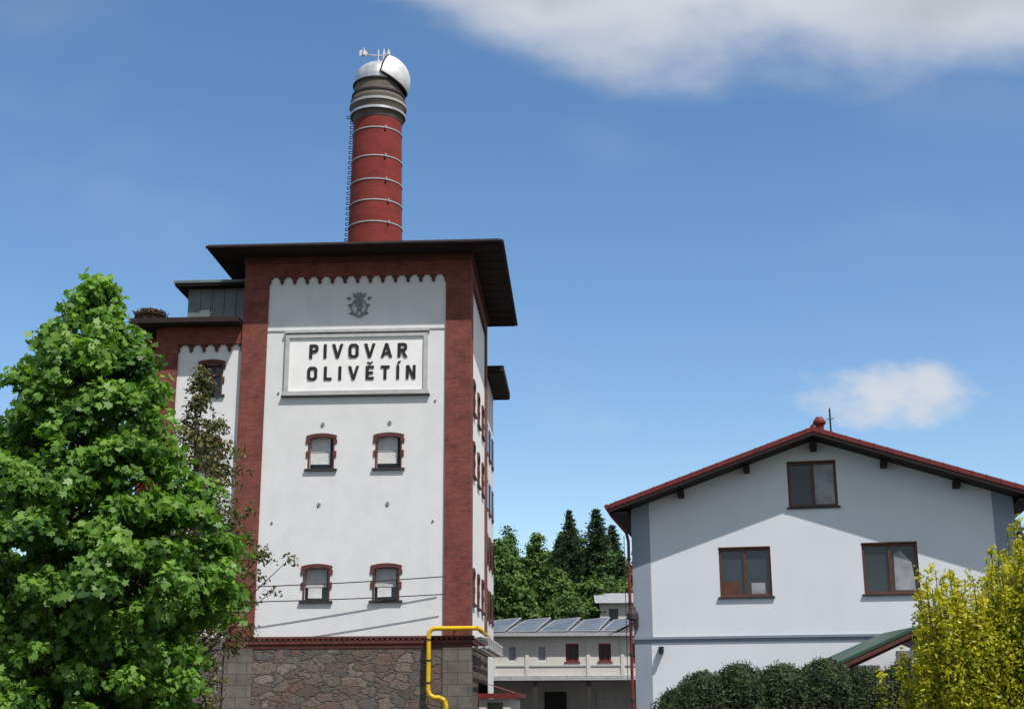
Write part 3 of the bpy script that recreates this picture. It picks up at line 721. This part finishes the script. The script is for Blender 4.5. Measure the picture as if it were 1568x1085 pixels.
for i in range(950):
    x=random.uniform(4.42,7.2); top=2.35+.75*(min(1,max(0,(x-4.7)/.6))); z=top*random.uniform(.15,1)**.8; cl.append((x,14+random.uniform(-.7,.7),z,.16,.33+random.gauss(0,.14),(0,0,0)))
C_=[];N_=[];T_=[]
for (x,y,z,r,tb,ax) in cl:
    n_=int(10+r*240); d=rng.normal(size=(n_,3)); p=d*r*.55; p[:,2]*=1.3
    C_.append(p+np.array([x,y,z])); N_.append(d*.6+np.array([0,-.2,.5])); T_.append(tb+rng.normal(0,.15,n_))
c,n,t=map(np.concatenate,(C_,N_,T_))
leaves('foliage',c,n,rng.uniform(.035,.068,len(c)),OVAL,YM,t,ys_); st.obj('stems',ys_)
# thuja hedge
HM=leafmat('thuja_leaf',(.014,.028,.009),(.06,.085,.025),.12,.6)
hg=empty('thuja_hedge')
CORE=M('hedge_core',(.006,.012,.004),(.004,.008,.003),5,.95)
C_=[];N_=[];T_=[]; core=MB()
lumps=[(2.95,.30,.4),(3.35,.56,.42),(4.0,.70,.46),(4.75,.68,.46),(5.5,.76,.48),(6.25,.62,.46),(6.95,.7,.46),(7.7,.62,.5),(8.4,.62,.5),(9.1,.62,.5)]
for x,zt_,r in lumps:
    n_=9000; a=rng.uniform(0,2*math.pi,n_); h=rng.uniform(0,1,n_)**.7
    top=zt_+EYE; z=h*top; prof_=np.sqrt(np.clip(1-((z-top+r)/r).clip(0,1)**2,0,1))
    R=r*1.12*prof_*(1+.10*np.sin(5*a+z*4)+.08*np.sin(9*a-z*7))*rng.uniform(.86,1.12,n_)
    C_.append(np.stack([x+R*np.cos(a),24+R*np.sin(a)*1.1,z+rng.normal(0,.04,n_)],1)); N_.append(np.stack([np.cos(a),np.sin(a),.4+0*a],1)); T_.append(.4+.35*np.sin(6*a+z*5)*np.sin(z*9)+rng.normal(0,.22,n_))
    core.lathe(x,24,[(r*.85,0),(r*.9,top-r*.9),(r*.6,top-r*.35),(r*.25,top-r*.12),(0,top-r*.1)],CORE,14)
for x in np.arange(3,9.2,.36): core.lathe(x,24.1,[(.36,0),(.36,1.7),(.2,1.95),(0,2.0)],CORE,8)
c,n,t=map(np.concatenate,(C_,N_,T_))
leaves('foliage',c,n,rng.uniform(.05,.10,len(c)),SPRAY,HM,t,hg); core.obj('solid_dark_core',hg)  # core is a solid dark filler added to block the view through the hedge
# forest on the hill
FM=[leafmat('forest_leaf_a',(.022,.06,.014),(.10,.185,.04),.2,.7),leafmat('forest_leaf_b',(.035,.08,.018),(.14,.22,.05),.2,.7),leafmat('forest_leaf_dark',(.014,.034,.016),(.045,.08,.032),.1,.8)]
fo=empty('hillside_forest')
protos=[]
for k in range(4):
    prof=[(1.5,1.6),(3,2.6),(5,3.0),(7.5,2.7),(9.5,1.8),(11,.8),(11.8,.1)]
    if k==3: prof=[(1.5,1.3),(4,2.0),(7,1.9),(10,1.3),(12.3,.2)]
    cl=crown(0,0,prof,130,(.45,1.0),.5,z0=0,amp=.5)
    C_=[];N_=[];T_=[]
    for (x,y,z,r,tb,ax) in cl:
        n_=95; d=rng.normal(size=(n_,3)); d/=np.linalg.norm(d,axis=1)[:,None]; C_.append(d*r*(rng.random(n_)**.4*rng.uniform(.8,1.35,n_))[:,None]*np.array([1,1,.75])+np.array([x,y,z])); N_.append(d+np.array([0,0,.4])); T_.append(tb+.22*d[:,2]+rng.normal(0,.14,n_))  # lighter clump tops painted into the forest tint as well
    c,n,t=map(np.concatenate,(C_,N_,T_))
    o=leaves('deciduous_crown_%d'%k,c,n,rng.uniform(.16,.34,len(c)),QUAD,FM[k%2],t,fo); protos.append(o)
def spruce(nm):
    C_=[];N_=[];T_=[]
    for lv in range(34):
        u=lv/33; z=1.0+13*u; R=3.3*(1-u)**.85+.14
        nb=int(8+15*(1-u))
        for b in range(nb):
            a=random.uniform(0,6.28); L=R*random.uniform(.7,1.1); n_=int(12+L*28); s=rng.random(n_)
            C_.append(np.stack([np.cos(a)*L*s+rng.normal(0,.13,n_),np.sin(a)*L*s+rng.normal(0,.13,n_),z-.40*L*s+.12*s*s*L+rng.normal(0,.12,n_)],1)); N_.append(np.tile([0,-.3,.8],(n_,1))); T_.append(.35+.3*s+rng.normal(0,.12,n_))
    c,n,t=map(np.concatenate,(C_,N_,T_)); return leaves(nm,c,n,rng.uniform(.24,.48,len(c)),SPRAY,FM[2],t,fo,.9)
sp_=spruce('spruce_crown'); sp_.location=(5.9,138,EYE+20.0-14.2)
for (x,y,zt_,s,sw_) in ((8.6,136,19.8,1.0,1.35),(4.9,143,17.6,1.0,1.1),(10.6,141,18.8,1.0,1.2),(9.6,118,13.0,.95,1.1),(8.0,122,12.4,.9,1.0),(57,150,20.5,1.0,1.1),(61,148,19.5,1,1)):
    q=bpy.data.objects.new('spruce_crown',sp_.data); scene.collection.objects.link(q); q.parent=fo; q.location=(x,y,EYE+zt_-14.2*s); q.scale=(s*sw_,s*sw_,s)
first=[True]*4
tk=MB()
y=97.0
while y<172:
    x=-50+random.uniform(0,3)
    while x<80:
        k=random.choice((0,1,2,3,3)); s=random.uniform(.7,1.12)
        xx,yy=x+random.uniform(-1.5,1.5),y+random.uniform(-1.8,1.8)
        if abs(xx-8.6)<3.2 and yy<104: x+=3; continue
        if first[k]: o=protos[k]; first[k]=False
        else:
            o=bpy.data.objects.new('crown',protos[k].data); scene.collection.objects.link(o); o.parent=fo
        o.location=(xx,yy,hill(xx,yy)-.4); o.scale=(s,s,s*random.uniform(.8,1.12)); o.rotation_euler=(0,0,random.uniform(0,6.28))
        tk.tube((xx,yy,hill(xx,yy)-.5),(xx,yy,hill(xx,yy)+8*s),.25,BARK,6,.08)
        x+=random.uniform(3.6,5.4)
    y+=4.8
tk.obj('trunks',fo)
# little roof among the trees
mb=MB(); fh=empty('hillside_cottage',(8.0,105,hill(8,105)+6.6))
mb.box(-1.3,1.3,-1.5,1.5,-8,2.6,LBW)
mb.face([(-1.7,-2,2.4),(1.7,-2,2.4),(1.7,0,3.3),(-1.7,0,3.3)],PFR); mb.face([(-1.7,2,2.4),(1.7,2,2.4),(1.7,0,3.3),(-1.7,0,3.3)],LBR)
mb.prism([(-1.5,2.6),(1.5,2.6),(0,3.2)],lambda a,b,c:(c,a,b),-1.3,1.3,LBW)
mb.box(-.6,.1,-1.53,-1.5,1.0,2.0,GD)
mb.obj('cottage_body',fh)
# shrubs screening the cottage's lower wall (part of the forest)
for (x,y,s) in ((6.6,101.5,.55),(8.3,100.5,.5),(9.8,101.5,.58),(11.5,102,.7),(5.0,102,.7)):
    q=bpy.data.objects.new('crown',protos[3 if x<9 else 1].data); scene.collection.objects.link(q); q.parent=fo; q.location=(x,y,hill(x,y)); q.scale=(s,s,s*1.05)
# ------------------------------------------------------------ sun + sky
el=math.radians(58); az=math.radians(36)
sv=Vector((math.sin(az)*math.cos(el),-math.cos(az)*math.cos(el),math.sin(el)))
L=bpy.data.lights.new('sun','SUN'); L.energy=4.8; L.angle=math.radians(.53); L.color=(1,.95,.88)
lo=bpy.data.objects.new('sun',L); scene.collection.objects.link(lo); lo.rotation_euler=sv.to_track_quat('Z','Y').to_euler(); lo.location=(20,-20,60)
w=bpy.data.worlds.new('World'); scene.world=w; w.use_nodes=True; t=w.node_tree; t.nodes.clear()
out=t.nodes.new('ShaderNodeOutputWorld'); sky=t.nodes.new('ShaderNodeTexSky'); sky.sky_type='NISHITA'; sky.sun_disc=False
sky.sun_elevation=el; sky.sun_rotation=math.atan2(sv.x,sv.y); sky.air_density=1.0; sky.dust_density=.2; sky.ozone_density=1.3
bg=t.nodes.new('ShaderNodeBackground'); bg.inputs[1].default_value=.145
hs=t.nodes.new('ShaderNodeHueSaturation'); hs.inputs['Saturation'].default_value=1.18; hs.inputs['Value'].default_value=1.05; t.links.new(sky.outputs[0],hs.inputs['Color'])
t.links.new(hs.outputs[0],bg.inputs[0])
def mth(op,a,b=None,c=None,clamp=False):
    n=t.nodes.new('ShaderNodeMath'); n.operation=op; n.use_clamp=clamp
    for i,v in enumerate((a,b,c)):
        if v is None: continue
        if hasattr(v,'links'): t.links.new(v,n.inputs[i])
        else: n.inputs[i].default_value=v
    return n.outputs[0]
tc=t.nodes.new('ShaderNodeTexCoord'); sx=t.nodes.new('ShaderNodeSeparateXYZ'); t.links.new(tc.outputs['Generated'],sx.inputs[0])
yy=mth('MAXIMUM',sx.outputs[1],.05); A=mth('DIVIDE',sx.outputs[0],yy); B=mth('DIVIDE',sx.outputs[2],yy)
cmb=t.nodes.new('ShaderNodeCombineXYZ'); t.links.new(A,cmb.inputs[0]); t.links.new(mth('MULTIPLY',B,1.6),cmb.inputs[1])
n1=noise(t,7,9,cmb.outputs[0],.52); n2=noise(t,17,8,cmb.outputs[0],.55); n3=noise(t,4,3,cmb.outputs[0],.5)
b0=mth('MULTIPLY_ADD',mth('MAXIMUM',mth('SUBTRACT',.03,A),0),.62,.512)
e1=mth('ADD',mth('SUBTRACT',B,b0),mth('MULTIPLY',mth('SUBTRACT',n1,.5),.13))
d1=ramp(t,e1,-.03,.065)
q=mth('ADD',mth('POWER',mth('DIVIDE',mth('ABSOLUTE',mth('SUBTRACT',A,.292)),.082),2),mth('POWER',mth('DIVIDE',mth('ABSOLUTE',mth('SUBTRACT',B,.235)),.028),2))
e2=mth('ADD',mth('SUBTRACT',1,q),mth('MULTIPLY',mth('SUBTRACT',n2,.5),2.8)); d2=ramp(t,e2,-.1,1.1)
q=mth('ADD',mth('POWER',mth('DIVIDE',mth('ABSOLUTE',mth('SUBTRACT',A,.075)),.025),2),mth('POWER',mth('DIVIDE',mth('ABSOLUTE',mth('SUBTRACT',B,.213)),.012),2))
d3=mth('MULTIPLY',ramp(t,mth('ADD',mth('SUBTRACT',1,q),mth('MULTIPLY',mth('SUBTRACT',n2,.5),2)),0,1.5),.14)
d4=mth('MULTIPLY',ramp(t,n3,.5,.8),.10)
dn=mth('MAXIMUM',mth('MAXIMUM',mth('MULTIPLY',d1,.9),mth('MULTIPLY',d2,.85)),mth('MAXIMUM',d3,d4),clamp=True)
cb=t.nodes.new('ShaderNodeBackground'); cb.inputs[1].default_value=1
shade=ramp(t,mth('ADD',e1,mth('MULTIPLY',mth('SUBTRACT',n3,.5),.25)),.03,.12)
t.links.new(mixc(t,shade,(.70,.72,.76),(.50,.53,.58)),cb.inputs[0])
ms=t.nodes.new('ShaderNodeMixShader'); t.links.new(dn,ms.inputs[0]); t.links.new(bg.outputs[0],ms.inputs[1]); t.links.new(cb.outputs[0],ms.inputs[2]); t.links.new(ms.outputs[0],out.inputs[0])
# ------------------------------------------------------------ camera
cam=bpy.data.cameras.new('camera'); cam.lens=46.3; cam.sensor_width=36; cam.clip_end=6000; cam.clip_start=.1
co=bpy.data.objects.new('camera',cam); scene.collection.objects.link(co)
co.matrix_world=Matrix.Translation((0,0,EYE))@Matrix.Rotation(math.radians(105),4,'X')@Matrix.Rotation(-.005,4,'Z')
scene.camera=co
scene.view_settings.view_transform='Standard'; scene.view_settings.look='None'; scene.view_settings.exposure=0
